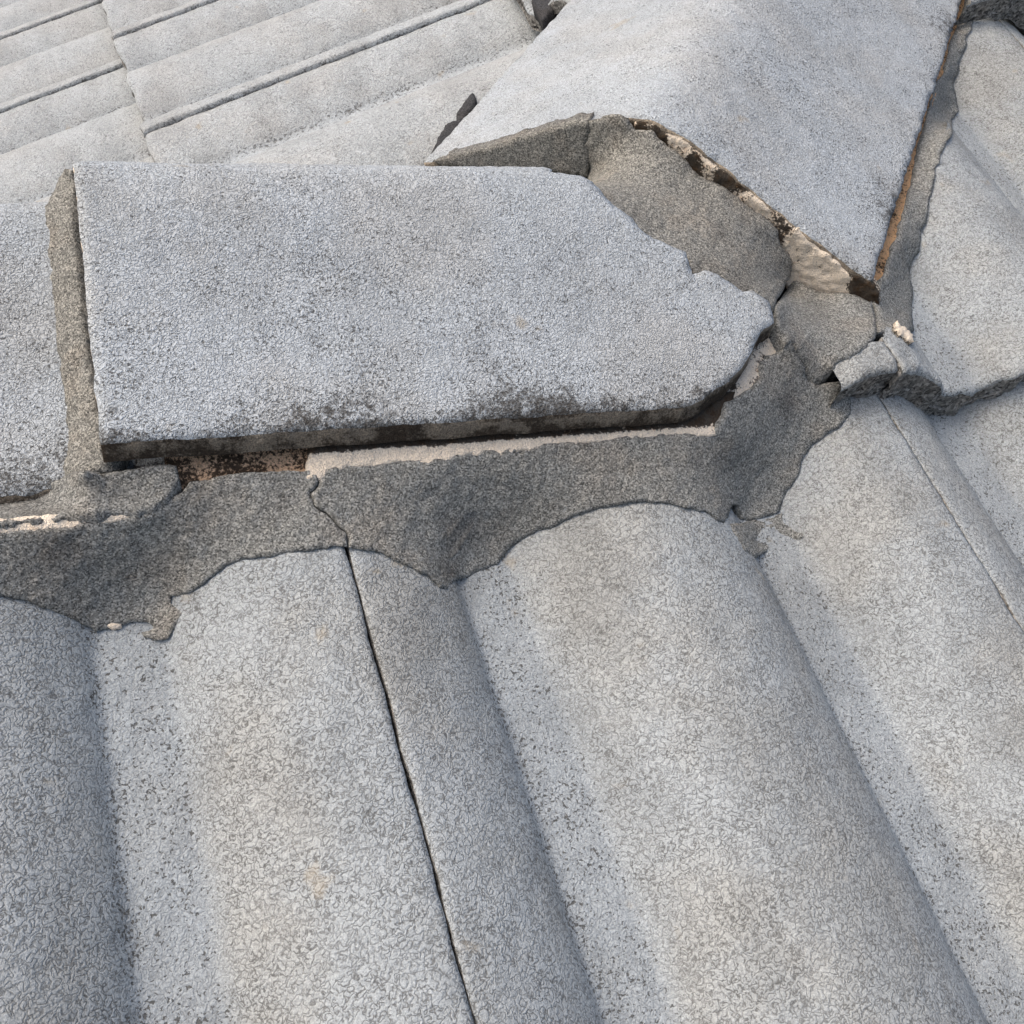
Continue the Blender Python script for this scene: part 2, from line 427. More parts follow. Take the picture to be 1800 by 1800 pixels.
def traced(name, outline, mats, thick=0.010, spacing=6, amp=2.2, jscale=14, gap=0.8, rough=0.0004, lump=0.0005,
           edge=(0.0013, 0.0006), seed=1, lam=2e-3, dirt_fn=None, parent=None, bulge=0.0, holes=None, extra=()):
    """body whose outline was surveyed from the photograph; every outline point carries the surface it lies on,
    the face between them is a thin-plate surface through those 3D points, then it is given thickness"""
    pts = np.array([o[:2] for o in outline], float)
    ap, at = [], []
    for o in list(outline) + list(extra):
        if len(o) > 2 and o[2] is not None:
            w = anchor([o[:2]], o[2])[0]; ap.append(o[:2]); at.append(np.linalg.norm(w - CW))
    ap = np.array(ap, float); at = np.array(at)
    B = resample(pts, spacing * 0.75); B = shrink(jag(B, amp, jscale), gap)
    V2d, F, loop = triangulate(B, spacing, seed)
    tt = tps(ap, at, V2d, lam)
    T = CW + tt[:, None] * ray_dirs(V2d)
    N = vnormals(T, F)
    if (N.mean(0) @ (CW - T.mean(0))) < 0: F = F[:, ::-1]; N = -N
    ed = edge_dist(B, V2d) * (np.mean(tt) / FPX)
    T = T + N * (fnoise(T, 120, 3, seed) * lump + fnoise(T, 420, 2, seed + 5) * rough)[:, None]
    k = np.clip(1 - ed / edge[0], 0, 1) ** 2
    T = T - N * (k * edge[1])[:, None]
    if bulge: T = T + N * (np.clip(ed / 0.02, 0, 1) ** 0.7 * bulge)[:, None]
    down = -N.mean(0); down /= np.linalg.norm(down)
    # boundary loop orientation must agree with face winding
    Bl = V2d[loop]; area = 0.5 * np.sum(Bl[:, 0] * np.roll(Bl[:, 1], -1) - np.roll(Bl[:, 0], -1) * Bl[:, 1])
    f0 = F[0]; fa = np.cross(V2d[f0[1]] - V2d[f0[0]], V2d[f0[2]] - V2d[f0[0]])
    if area * fa < 0: loop = loop[::-1]
    V, faces, mi, n = solid_sheet(T, F, loop, down, thick)
    dirt = np.zeros(len(V)); 
    if dirt_fn is not None: dirt[:n] = dirt_fn(V2d, V[:n]); 
    dirt[n:] = 0.35
    mats = mats if isinstance(mats, list) else [mats]
    return link(name, V, faces, mats, [min(q, len(mats) - 1) for q in mi], {'dirt': dirt}, parent)

# ------------------------------------------------------------------ roof tiles
def tile(name, parent, to_world, x_lo, x_hi, s_lo, s_hi, off, res, mat, keep=None, lip=0.0, gap=0.0011, thick=0.0165, seed=0, xscale=1.0, disp=1.0, warpline=True, rag=1.0, side_mat=1):
    nx = max(8, int((x_hi - x_lo) / res)); ns = max(6, int((s_hi - s_lo) / res))
    x = np.linspace(x_lo + gap / 2, x_hi - gap / 2, nx + 1)
    # finer rows near the tail so that it can be rounded
    s = np.r_[np.linspace(s_lo, s_hi - 0.006, ns), s_hi - np.array([0.0042, 0.0026, 0.0013, 0.0004, 0.0])]
    ns = len(s) - 1
    X, S = np.meshgrid(x, s)
    n = profile_soft(X) + off
    if lip:
        xm = np.mod(X, 0.3); n = n + lip * np.clip((xm - 0.277) / 0.005, 0, 1)
    d = np.clip((S - (s_hi - 0.0055)) / 0.0055, 0, 1)
    n = n - 0.0035 * (1 - np.sqrt(np.clip(1 - d * d, 0, 1)))
    P = np.c_[X.ravel(), S.ravel(), n.ravel()]
    Q = P + seed * 7.31
    ez = fnoise(Q * [1, 1, 0], 90, 4, seed)
    # ragged tail and slightly wandering side joints
    tail = np.clip((P[:, 1] - (s_hi - 0.02)) / 0.02, 0, 1)
    P[:, 1] += tail * fnoise(np.c_[P[:, 0], np.zeros(len(P)), np.zeros(len(P)) + seed], 60, 4, seed) * 0.0016 * rag
    side = np.clip(1 - np.minimum(P[:, 0] - x[0], x[-1] - P[:, 0]) / 0.004, 0, 1)
    if warpline:
        wob = fnoise(np.c_[np.zeros(len(P)), P[:, 1], np.full(len(P), seed * 3.7)], 70, 5, seed + 3)
        P[:, 0] += side * wob * 0.0005
    P[:, 2] -= side ** 2 * 0.0007
    P[:, 2] += tail * fnoise(Q, 130, 4, seed + 12) * 0.0009 * (rag - 1)
    P[:, 2] += (ez * 0.00042 + fnoise(Q, 330, 2, seed + 9) * 0.00022) * disp
    pan = 1 - np.clip((profile_soft(P[:, 0])) / 0.006, 0, 1)
    xm = np.mod(P[:, 0] + 0.1, 0.15)
    crease = np.exp(-((np.where(xm > 0.075, xm - 0.15, xm) + 0.0005) / 0.0032) ** 2)
    dirt = crease * (0.32 + 0.25 * fnoise(Q, 45, 3, seed + 4))
    dirt = np.maximum(dirt, tail ** 3 * (0.22 + 0.25 * fnoise(Q, 70, 3, seed + 7)))
    dirt = np.maximum(dirt, side ** 2 * 0.25)
    def gi(i, j): return i * (nx + 1) + j
    ii, jj = np.meshgrid(np.arange(ns), np.arange(nx), indexing='ij')
    F = np.c_[gi(ii, jj).ravel(), gi(ii + 1, jj).ravel(), gi(ii + 1, jj + 1).ravel(), gi(ii, jj + 1).ravel()]
    W = to_world(P)
    if keep is not None:
        ok = keep(P, W); F = F[ok[F].all(axis=1)]
        if len(F) == 0: return None
    faces = [tuple(f) for f in F]; mi = [0] * len(faces)
    V = [P]; base = len(P); dr = [dirt]; pn = [pan]
    used = np.zeros(len(P), bool); used[np.unique(F)] = True
    def skirt(idx, th, m, rev, ragged=0.0):
        nonlocal base
        idx = np.array(idx); th = th * np.ones(len(idx))
        prev = idx
        for k in (0.35, 0.7, 1.0):
            q = P[idx].copy(); q[:, 2] -= th * k
            if ragged:
                q[:, 1] += fnoise(q + k * 5, 160, 3, seed + 21) * ragged - 0.0006 * k; q[:, 2] += fnoise(q + k, 120, 2, seed) * ragged * (1 if k < 1 else 1.5)
            cur = np.arange(base, base + len(idx)); V.append(q); dr.append(np.full(len(idx), 0.6 if (m == 0) else 0.2)); pn.append(np.zeros(len(idx))); base += len(idx)  # side-slope joint walls coloured darker, painting in the gap's shadow line
            for i in range(len(idx) - 1):
                if used[idx[i]] and used[idx[i + 1]]:
                    f = (prev[i], cur[i], cur[i + 1], prev[i + 1])
                    faces.append(f if not rev else f[::-1]); mi.append(m)
            prev = cur
        return prev
    skirt([gi(ns, j) for j in range(nx + 1)], thick, 1, False, 0.0011 * rag)
    skirt([gi(i, 0) for i in range(ns + 1)], 0.012, side_mat, False)
    skirt([gi(i, nx) for i in range(ns + 1)], 0.012, side_mat, True)
    # underside, coarse
    cs = list(range(0, nx + 1, max(1, nx // 24))); rs = list(range(0, ns + 1, max(1, ns // 10)))
    cs = cs if cs[-1] == nx else cs + [nx]; rs = rs if rs[-1] == ns else rs + [ns]
    q = np.array([P[gi(i, j)] for i in rs for j in cs]); uq = np.array([used[gi(i, j)] for i in rs for j in cs]); q[:, 2] -= 0.012
    V.append(q); dr.append(np.zeros(len(q))); pn.append(np.zeros(len(q)))
    for i in range(len(rs) - 1):
        for j in range(len(cs) - 1):
            a = [i * len(cs) + j, i * len(cs) + j + 1, (i + 1) * len(cs) + j + 1, (i + 1) * len(cs) + j]
            if uq[a].all(): faces.append(tuple(base + z for z in a)); mi.append(1)
    V = to_world(np.vstack(V))
    # drop unused vertices
    un = np.unique(np.concatenate([np.array(f) for f in faces])); mp = np.full(len(V), -1); mp[un] = np.arange(len(un))
    faces = [tuple(mp[list(f)]) for f in faces]
    return link(name, V[un], faces, [mat, M_END], mi, {'dirt': np.concatenate(dr)[un], 'pan': np.concatenate(pn)[un]}, parent)

def wA(P): return P @ MA
def wB(P):   # P = (x, s, n): x runs to the viewer's right looking up the side slope
    Q = np.c_[0.60 - P[:, 0] * (0.335 / 0.3), P[:, 1], P[:, 2]]
    return Q @ MB + np.array([HIP_X, 0, 0])
def wW(P):
    W = P @ MA; W[:, 1] = 2 * RIDGE_Y - W[:, 1]; return W

front = empty('front_roof_slope', (0.1, -0.1, -0.1), 'near roof slope of weathered grey painted concrete tiles, below the ridge caps', 'roof slope')
side_r = empty('side_roof_slope', (0.05, 0.8, -0.05), 'pale far roof slope at the upper left, behind the ridge caps', 'roof slope')
rear_r = empty('rear_roof_slope', (-0.3, 0.4, -0.1), 'roof slope hidden on the far side of the left ridge caps', 'roof slope')

def keepA(P, W):
    return W[:, 1] < np.maximum(RIDGE_Y - 0.02, W[:, 0] - HIP_X - 0.02)
def keepU(P, W):
    return keepA(P, W) & (W[:, 1] < W[:, 0] - HIP_X - np.where(P[:, 0] > 0.3, np.where(P[:, 1] < -0.27, 0.199, 0.212), 0.180)) & (P[:, 0] > 0.262) & ((P[:, 0] > 0.3) | (P[:, 1] > -0.061)) & ((P[:, 0] > 0.338) | (P[:, 1] > -0.072))
def keepT(P, W): return W[:, 1] < W[:, 0] - HIP_X - 0.196
for k in range(-2, 3):
    vis = k in (-1, 0, 1)
    tile('roof_tile', front, wA, 0.3 * k, 0.3 * k + 0.3, S_EDGE - 0.05, S_EDGE + EXPO, 0.0, 0.0019 if vis else 0.006, M_TILE, keepA, seed=11 + k)
    tile('roof_tile', front, wA, 0.3 * k, 0.3 * k + 0.3, S_EDGE + EXPO - 0.06, S_EDGE + 2 * EXPO, -STEP, 0.006, M_TILE, keepA, seed=31 + k)
for k in range(-1, 4):
    tile('roof_tile', front, wA, 0.3 * k, 0.3 * k + 0.3, S_EDGE - EXPO - 0.05, S_EDGE, STEP, 0.0019 if k in (0, 1) else 0.004, M_TILE, keepU, seed=51 + k, thick=0.021, rag=2.2)
for k in range(1, 5):
    tile('roof_tile', front, wA, 0.3 * k, 0.3 * k + 0.3, S_EDGE - 0.315 - EXPO - 0.05, S_EDGE - 0.315, 2 * STEP, 0.003, M_TILE, keepT, seed=71 + k)

def keepB(P, W):
    return (W[:, 1] > W[:, 0] - HIP_X + 0.02) & (W[:, 0] + W[:, 1] > 0.295)
for r, off in ((-1, 0.058), (0, 0.029), (1, 0.0), (2, -0.029)):
    edge = 0.061 + (r - 1) * 0.34
    for k in range(-5, 2):
        tile('roof_tile', side_r, wB, 0.3 * k, 0.3 * k + 0.3, edge - 0.40, edge, off - 0.0, 0.0032 if r in (0, 1, 2) and k > -4 else 0.006, M_SIDE, keepB, lip=0.0032, seed=101 + r * 10 + k, gap=0.0016, thick=0.009, side_mat=0)
for k in range(-2, 1):
    tile('roof_tile', rear_r, wW, 0.3 * k, 0.3 * k + 0.3, -0.10, 0.30, 0.0, 0.006, M_TILE, lambda P, W: (W[:, 1] > RIDGE_Y + 0.02) & (W[:, 0] + W[:, 1] < 0.31), seed=161 + k)

def deck(name, ring, zf, parent):
    c = np.array([(x, y, zf(x, y)) for x, y in ring]); lo = c.copy(); lo[:, 2] -= 0.02; n = len(ring)
    link(name, np.vstack([c, lo]), [tuple(range(n)), tuple(range(2 * n - 1, n - 1, -1))] + [(i, n + i, n + (i + 1) % n, (i + 1) % n) for i in range(n)], [M_DECK], parent=parent, smooth=False)
deck('roof_underlay', [(-0.6, -0.62), (1.0, -0.62), (1.0, 0.90), (0.20, 0.10), (-0.6, 0.10)], lambda x, y: y * PT - 0.05, front)
deck('roof_underlay', [(0.18, 0.17), (0.9, 0.89), (0.9, 2.4), (-0.6, 2.4), (-0.6, 0.95)], lambda x, y: (x - HIP_X) * PT - 0.08, side_r)

# ------------------------------------------------------------------ ridge caps
def cap_surface(O, A, L, U, a, l, w, h, r=0.014):
    """a along the axis, l developed width from the near lower edge (0) over the apex (WING) to the far edge (2 WING)"""
    wing = math.hypot(w, h); sl = h / w
    q = (l - wing) * (w / wing)                       # lateral distance from the apex
    z = h - sl * np.sqrt(q * q + r * r) + sl * r * 0.9 * np.exp(-(q / (3.2 * r)) ** 2)
    return O + a[:, None] * A + (w + q)[:, None] * L + z[:, None] * U

def plain_wall(wn): return -wn
def cap_body(name, outline, O, A, L, U, w, h, label, group, spacing=0.0032, thick=0.0125, amp=0.0012, seed=1, dirt_fn=None, r=0.014, wall_dir=plain_wall, edge_mat=None, pale_end=False):
    B = resample(np.array(outline, float), spacing * 0.7); B = jag(B, amp, 0.007, seed)
    V2d, F, loop = triangulate(B, spacing, seed)
    wing = math.hypot(w, h)
    T = cap_surface(O, A, L, U, V2d[:, 0], V2d[:, 1], w, h, r)
    N = vnormals(T, F)
    if N.mean(0)[2] < 0: F = F[:, ::-1]; N = -N
    ed = edge_dist(B, V2d)
    T = T + N * (fnoise(T, 45, 2, seed) * 0.0003 + fnoise(T, 300, 3, seed + 2) * 0.00035)[:, None]
    k = np.clip(1 - ed / 0.003, 0, 1) ** 2
    T = T - N * (k * (0.0011 + 0.0008 * fnoise(T, 150, 3, seed + 8)))[:, None]
    Bl = V2d[loop]; area = 0.5 * np.sum(Bl[:, 0] * np.roll(Bl[:, 1], -1) - np.roll(Bl[:, 0], -1) * Bl[:, 1])
    f0 = F[0]; fa = np.cross(V2d[f0[1]] - V2d[f0[0]], V2d[f0[2]] - V2d[f0[0]])
    if area * fa < 0: loop = loop[::-1]
    n = len(T); Vs = [T]; faces = [tuple(f) for f in F]; mi = [0] * len(faces)
    ring = np.array(loop); prev = ring; base = n; Nr = N[ring]
    # wall normals: the wing's own plane normal, not the rounded edge
    side = np.where(V2d[ring, 1] < wing, -1.0, 1.0)
    wn = np.array([U * w / wing + L * (sd) * (h / wing) for sd in side])
    dirt = np.zeros(n)
    if dirt_fn is not None: dirt = dirt_fn(V2d, T)
    dl = [dirt]
    for kk, z in enumerate((0.33, 0.66, 1.0)):
        q = T[ring] + wall_dir(wn) * thick * z; q = q + (fnoise(q, 200, 3, seed + 31)[:, None] * 0.0007) * wn
        Vs.append(q); dl.append(np.full(len(ring), 0.35 + 0.4 * z)); cur = np.arange(base, base + len(ring)); base += len(ring)
        for i in range(len(ring)):
            j = (i + 1) % len(ring); faces.append((prev[i], cur[i], cur[j], prev[j])); mi.append(2 if pale_end and V2d[ring[i], 0] < 0.002 and V2d[ring[j], 0] < 0.002 else 1)
        prev = cur
    # underside sheet
    und = T - np.array([U * w / wing + L * sd * (h / wing) for sd in np.where(V2d[:, 1] < wing, -1.0, 1.0)]) * thick
    Vs.append(und); dl.append(np.full(n, 0.6)); faces += [tuple(base + z for z in f[::-1]) for f in F]; mi += [1] * len(F)
    V = np.vstack(Vs); dd = np.concatenate(dl)
    o = link(name, V, faces, [M_CAP, edge_mat or M_EDGE, M_HIPEDGE], mi, {'dirt': dd, 'pan': np.zeros(len(V))})
    return tag(o, label, 'ridge cap', group)

def steep_wall(wn): return np.where((wn @ L1 < 0)[:, None], np.array([0, 0.12, -0.99]), -wn)
def to_cap1(px):
    P = to_plane(np.array(px, float), O1, NW1) - O1
    return [(float(a), float(b)) for a, b in zip(P @ A1, P @ WD1)]

right_end = to_cap1([(1205, 712), (1239, 700), (1258, 683), (1286, 667), (1308, 644), (1317, 628), (1328, 606), (1339, 581), (1364, 564),
                     (1361, 548), (1353, 528), (1339, 517), (1325, 511), (1306, 514), (1292, 503), (1264, 481), (1239, 475), (1217, 483), (1206, 447),
                     (1181, 439), (1147, 428), (1125, 411), (1110, 393), (1077, 370), (1060, 353), (1040, 325), (1020, 306)])
out1 = [(0, 0.0048)] + right_end + [(0.212, WING), (0.225, WING + 0.04), (0.235, 2 * WING), (0.0, 2 * WING)]
def dirt1(V2d, T):
    near = np.clip(1 - V2d[:, 1] / 0.030, 0, 1) ** 1.3
    k = 0.62 * near + 0.10 * fnoise(T, 40, 3, 5) * (V2d[:, 1] < 0.08)
    streak = np.clip(fnoise(np.c_[V2d[:, 0] * 1.0, V2d[:, 1] * 0.25, V2d[:, 0] * 0], 38, 3, 77), 0, 1) * 0.28
    return np.clip(k + streak * np.clip(1.2 - V2d[:, 1] / 0.14, 0.2, 1), 0, 1)
cap_body('ridge_cap', out1, O1, A1, L1, U1, CAP_W, CAP_H,
         'large grey V-shaped concrete ridge cap in the middle with a broken right-hand corner', 'ridge caps', dirt_fn=dirt1, seed=4, amp=0.0005, wall_dir=steep_wall, thick=0.0088, pale_end=True)
def dirt0(V2d, T):
    return np.clip(0.55 * np.clip(1 - V2d[:, 1] / 0.035, 0, 1) + 0.12 * np.clip(fnoise(T, 40, 3, 6), 0, 1), 0, 1)
cap_body('ridge_cap', [(-0.33, 0), (0.06, 0), (0.06, 2 * WING), (-0.33, 2 * WING)], O0, A0, L0, U0, CAP_W, CAP_H,
         'lower ridge cap at the left edge, lapped under the large middle cap', 'ridge caps', dirt_fn=dirt0, seed=9, amp=0.0008, wall_dir=steep_wall)
HR = HA - HC; HWING = math.hypot(HW, HR)
OO2 = O2 + V2 * HC + E2 * HW    # near (right) lower corner
def dirt2(V2d, T):
    near = np.clip(1 - V2d[:, 1] / 0.035, 0, 1)
    st = np.clip(fnoise(np.c_[V2d[:, 0], V2d[:, 1] * 0.2, V2d[:, 0] * 0], 45, 3, 41), 0, 1)
    return np.clip(0.35 * near ** 1.5 + 0.30 * st * (V2d[:, 1] < HWING * 0.8), 0, 1)
cap_body('ridge_cap', [(0, 0), (0.46, 0), (0.46, 2 * HWING), (0, 2 * HWING)], OO2, U2, -E2, V2, HW, HR,
         'hip cap running up to the top right, its open end packed with mortar', 'ridge caps', dirt_fn=dirt2, seed=14, amp=0.0007, r=0.02, thick=0.009, edge_mat=M_EDGE)

# ------------------------------------------------------------------ mortar
def blots(*bl):
    def fn(px, W):
        d = np.zeros(len(px))
        for x, y, r, k in bl: d = np.maximum(d, k * np.exp(-(((px[:, 0] - x) ** 2 + (px[:, 1] - y) ** 2) / r ** 2)))
        return np.clip(d + 0.25 * d * fnoise(W, 200, 3, 3), 0, 1)
    return fn
CRACK = [(564, 833), (560, 852), (548, 868), (554, 887), (583, 909), (599, 926), (610, 938), (612, 957)]
m1 = [(-450, 985, 'm'), (-300, 969, 'm'), (-180, 956, 'm'), (-90, 946, 'm'), (-40, 941, 'm'), (0, 936, 'm'), (60, 928, 'm'), (117, 925, 'm'), (170, 915, 'm'), (232, 908, 'm'), (247, 906, 'm'), (270, 898, 'm'), (292, 883, 'm'), (319, 862, 'm'),
      (334, 845, 'm'), (369, 842, 'm'), (389, 835, 'm'), (439, 829, 'm'), (498, 825, 'm'), (544, 825, 'm')] + [(*q, 'm') for q in CRACK[:2]] + [(*q, None) for q in CRACK[2:-1]] + \
     [(612, 962, 'L'), (583, 963, 'L'), (544, 968, 'L'), (506, 972, 'L'), (467, 981, 'L'), (428, 984, 'L'), (400, 994, 'L'), (381, 1008, 'L'), (362, 1025, 'L'), (342, 1039, 'L'),
      (323, 1047, 'L'), (299, 1050, 'L'), (300, 1060, 'L'), (322, 1076, 'L'), (311, 1101, 'L'), (296, 1120, ('L', .001)), (276, 1127, ('L', .001)), (254, 1120, ('L', .001)), (247, 1110, ('L', .001)), (268, 1101, 'L'), (262, 1095, 'L'), (233, 1095, 'L'), (214, 1101, 'L'), (187, 1109, 'L'), (167, 1111, 'L'),
      (148, 1101, 'L'), (117, 1085, 'L'), (86, 1074, 'L'), (47, 1058, 'L'), (0, 1050, 'L'), (-40, 1046, 'L'), (-90, 1048, 'L'), (-170, 1062, 'L'), (-250, 1100, 'L'), (-310, 1150, 'L'), (-360, 1190, 'L'), (-410, 1180, 'L'), (-450, 1150, 'L')]
tag(traced('mortar_bed', m1, [M_MORTAR], gap=1.5, lam=1.5e-2, seed=3, dirt_fn=blots((105, 965, 45, .8), (30, 990, 40, .4), (340, 870, 25, .5), (490, 875, 30, .35), (190, 1080, 40, .3))),
    'grey pointing mortar below the left end of the ridge, left of the vertical crack', 'mortar', 'pointing mortar along the ridge')
m2 = [(q[0], q[1], 'm') for q in [(567, 833), (577, 823), (617, 817), (667, 813), (700, 808), (733, 807), (755, 813), (763, 805), (800, 798), (833, 793), (867, 788), (880, 795),
      (890, 787), (905, 785), (917, 795), (928, 782), (967, 778), (1000, 776), (1027, 778), (1050, 774), (1083, 767), (1111, 765), (1167, 761), (1222, 761), (1253, 761)]] + \
     [(1262, 745, ('w', -.008)), (1278, 706, ('w', -.008)), (1300, 694, ('w', -.008)), (1325, 683, ('w', -.008)), (1336, 658, ('w', -.008)), (1339, 636, ('w', -.008)), (1350, 622, ('w', -.008)),
      (1369, 619, ('w', -.008)), (1389, 601, 'j'), (1400, 611, 'j'), (1408, 631, 'j'), (1417, 648, 'j'), (1424, 668, 'j'), (1440, 676, 'j'), (1478, 670, 'j'), (1492, 686, 'j'), (1500, 707, 'L'),
      (1502, 723, 'L'), (1480, 750, 'L'), (1457, 762, 'L'), (1433, 780, 'L'), (1413, 807, 'L'), (1407, 833, 'L'), (1390, 860, 'L'), (1377, 883, 'L'), (1373, 900, 'L'), (1333, 913, 'L'),
      (1317, 917, 'L'), (1304, 912, 'L'), (1299, 889, None), (1290, 889, None), (1285, 908, None), (1278, 920, 'L'), (1264, 914, 'L'), (1240, 900, 'L'), (1213, 895, 'L'), (1180, 887, 'L'), (1147, 883, 'L'), (1113, 885, 'L'), (1067, 892, 'L'), (1033, 900, 'L'), (1000, 913, 'L'), (967, 930, 'L'), (933, 940, 'L'), (900, 963, 'L'),
      (877, 993, 'L'), (847, 1003, 'L'), (820, 1017, 'L'), (800, 1020, 'L'), (790, 1036, 'L'), (773, 1032, 'L'), (747, 1010, 'L'), (713, 993, 'L'), (687, 980, 'L'), (660, 968, 'L'), (633, 965, 'L'), (613, 962, 'L')] + \
     [(q[0], q[1], None) for q in CRACK[::-1][1:-1]]
tag(traced('mortar_bed', m2, [M_MORTAR], gap=1.5, seed=5, dirt_fn=blots((1385, 710, 22, .7), (1075, 880, 45, .5), (960, 905, 40, .3), (795, 1005, 14, .9), (660, 820, 30, .2), (1290, 800, 30, .3))),  # the smallest, strongest blot paints the dark inside of a hollow
    'long strip of grey pointing mortar under the middle cap, right of the vertical crack', 'mortar', 'pointing mortar along the ridge')
m0 = [(q[0], q[1], ('m', .0015)) for q in [(179, 832), (233, 822), (296, 814), (311, 817), (315, 841), (303, 860), (288, 880), (270, 891), (237, 902), (194, 899), (117, 907), (58, 914), (0, 918), (-60, 925), (-220, 944), (-450, 972)]] + \
     [(-450, 944, ('0', -.006)), (-220, 914, ('0', -.006)), (-60, 893, ('0', -.006)), (0, 883, ('0', -.006)), (43, 875, ('0', -.006)), (78, 862, ('0', -.006)), (84, 850, ('0', .001)), (110, 834, ('0', .001)), (140, 826, ('m', .006)), (160, 828, ('m', .004))]
tag(traced('mortar_bed', m0, [M_MORTAR], seed=7, thick=0.012, gap=0.3, dirt_fn=blots((60, 900, 60, .5), (250, 850, 50, .35), (190, 850, 40, .3))),
    'dark mortar dab smeared under the lap of the two left caps', 'mortar', 'pointing mortar along the ridge')
m7 = [(q[0], q[1], ('0', .0012)) for q in [(98, 312), (92, 336), (78, 358), (72, 380), (78, 430), (87, 503), (94, 575), (105, 665), (112, 712), (117, 755), (114, 820), (112, 838)]] + \
     [(q[0], q[1], ('0', .0125)) for q in [(150, 833), (185, 826), (192, 800), (178, 775), (166, 715), (152, 630), (142, 540), (132, 450), (126, 360), (124, 300), (112, 296)]]
tag(traced('mortar_bed', m7, [M_MORTAR_B], seed=8, thick=0.010, gap=0.0, lump=.0011),
    'upright mortar joint between the left cap and the large middle cap', 'mortar', 'pointing mortar along the ridge')
GC = [(1033, 213), (1036, 232), (1030, 250), (1034, 270), (1033, 287), (1034, 316)]
m5a = [(756, 286, ('e', .007)), (780, 277, ('e', .007)), (810, 271, ('e', .007)), (850, 261, ('e', .007)), (887, 251, ('e', .007)), (927, 238, ('e', .007)), (977, 224, ('e', .007)), (1010, 215, ('e', .007))] + [(*q, ('e', .007)) for q in GC] + [(1010, 310, ('e', .007)), (960, 305, ('e', .007)), (860, 300, ('e', .007)), (790, 295, ('e', .007))]
tag(traced('mortar_infill', m5a, [M_MORTAR_B], seed=12, gap=0.6, dirt_fn=lambda px, W: np.clip(.55 - (px[:, 0] - 780) / 500, 0, .6)),  # colour gets darker towards the left tip
    'dark wedge of mortar filling the left half of the hip cap end', 'mortar', 'mortar at the hip end')
MC = [(1394, 464), (1392, 486), (1381, 506), (1366, 528), (1362, 545)]
m5b = [(*q, ('e', .0068)) for q in GC[:1]] + [(1077, 199, ('e', .0068)), (1105, 206, ('e', .0068)), (1117, 228, ('e', .0068)), (1147, 230, ('e', .0068)), (1173, 253, ('e', .0068)), (1200, 277, ('e', .0068)), (1230, 305, ('e', .0068)), (1260, 319, ('e', .0068)), (1297, 342, ('e', .0068)), (1333, 372, ('e', .0068)), (1353, 385, ('e', .0068)),
       (1370, 405, ('e', .0068)), (1377, 432, ('e', .0068)), (1392, 447, ('e', .0068))] + [(*q, ('e', .0072) if i < 2 else None) for i, q in enumerate(MC)] + \
      [(q[0], q[1], ('w', .0005)) for q in [(1350, 531), (1336, 520), (1320, 514), (1306, 518), (1290, 508), (1264, 485), (1239, 479), (1217, 487), (1203, 451), (1181, 443), (1147, 432), (1125, 415), (1108, 397), (1075, 374), (1058, 357), (1040, 334)]] + [(*q, ('e', .0072)) for q in GC[::-1][:1]] + [(*q, ('e', .0068)) for q in GC[::-1][1:-1]]
tag(traced('mortar_infill', m5b, [M_MORTAR_B], seed=13, gap=0.6, dirt_fn=blots((1270, 405, 14, .8), (1120, 380, 12, .5), (1300, 500, 30, .7), (1240, 470, 25, .4))),
    'broad grey mortar infill between the middle cap and the hip cap', 'mortar', 'mortar at the hip end')
m4 = [(1365, 532, ('w', -.002)), (1382, 508, ('e', .006)), (1394, 491, ('e', .006)), (1406, 495, ('e', .007)), (1419, 499, ('e', .007)), (1439, 511, ('e', .007)), (1467, 510, ('e', .007)), (1489, 511, ('e', .007)), (1511, 519, ('e', .007)), (1536, 528, ('h', .003)),
      (1538, 547, None), (1544, 578, None), (1543, 591, ('U', .001)), (1517, 613, ('U', .001)), (1494, 627, ('U', .001)), (1472, 638, ('U', .001)), (1464, 652, ('j', .001)), (1446, 668, 'j'), (1430, 668, 'j'), (1419, 648, 'j'), (1407, 620, 'j'), (1393, 601, 'j'), (1381, 604, None), (1367, 580, ('w', -.003)), (1362, 550, ('w', -.002))]
tag(traced('mortar_infill', m4, [M_MORTAR], seed=15, gap=1.0, thick=.022, dirt_fn=blots((1440, 550, 30, .5), (1385, 585, 20, .5), (1480, 590, 30, .3))),
    'cracked-off grey mortar block at the point where the two caps meet', 'mortar', 'mortar at the hip end')
m6l = [(1715, -60), (1698, 5), (1683, 50), (1673, 73), (1665, 108), (1660, 127), (1650, 145), (1638, 175), (1630, 205), (1620, 245), (1612, 273), (1607, 293), (1604, 304), (1596, 335), (1583, 375), (1577, 407), (1562, 446), (1551, 480), (1544, 513), (1540, 530)]
m6l = [(x + (4 if 290 < y < 500 else 0), y) for x, y in m6l]
m6r = [(1609, 580), (1604, 556), (1606, 522), (1604, 489), (1604, 460), (1616, 442), (1624, 407), (1631, 382), (1633, 358), (1642, 311), (1647, 292), (1653, 270), (1662, 253), (1675, 228), (1673, 208), (1685, 195), (1682, 172), (1680, 142),
       (1688, 117), (1693, 93), (1700, 80), (1700, 62), (1710, 52), (1710, 30), (1714, 12), (1735, -60)]
m6 = [(*q, ('h', .002)) for q in m6l] + [(1543, 558, None), (1547, 582, 'U'), (1560, 584, 'U'), (1580, 590, 'U')] + [(*q, ('U', .002)) for q in m6r]
tag(traced('mortar_bed', m6, [M_MORTAR], seed=17, gap=0.2, thick=0.012, lump=.0007, lam=1e-4),
    'narrow mortar fillet along the right-hand edge of the hip cap', 'mortar', 'mortar at the hip end')
m8 = [(q[0], q[1], ('B', .02)) for q in [(752, 288), (763, 257), (777, 230), (790, 215), (803, 211), (805, 197), (813, 183), (823, 170), (830, 160), (838, 171), (826, 193), (806, 217), (786, 244), (768, 272), (762, 288)]]
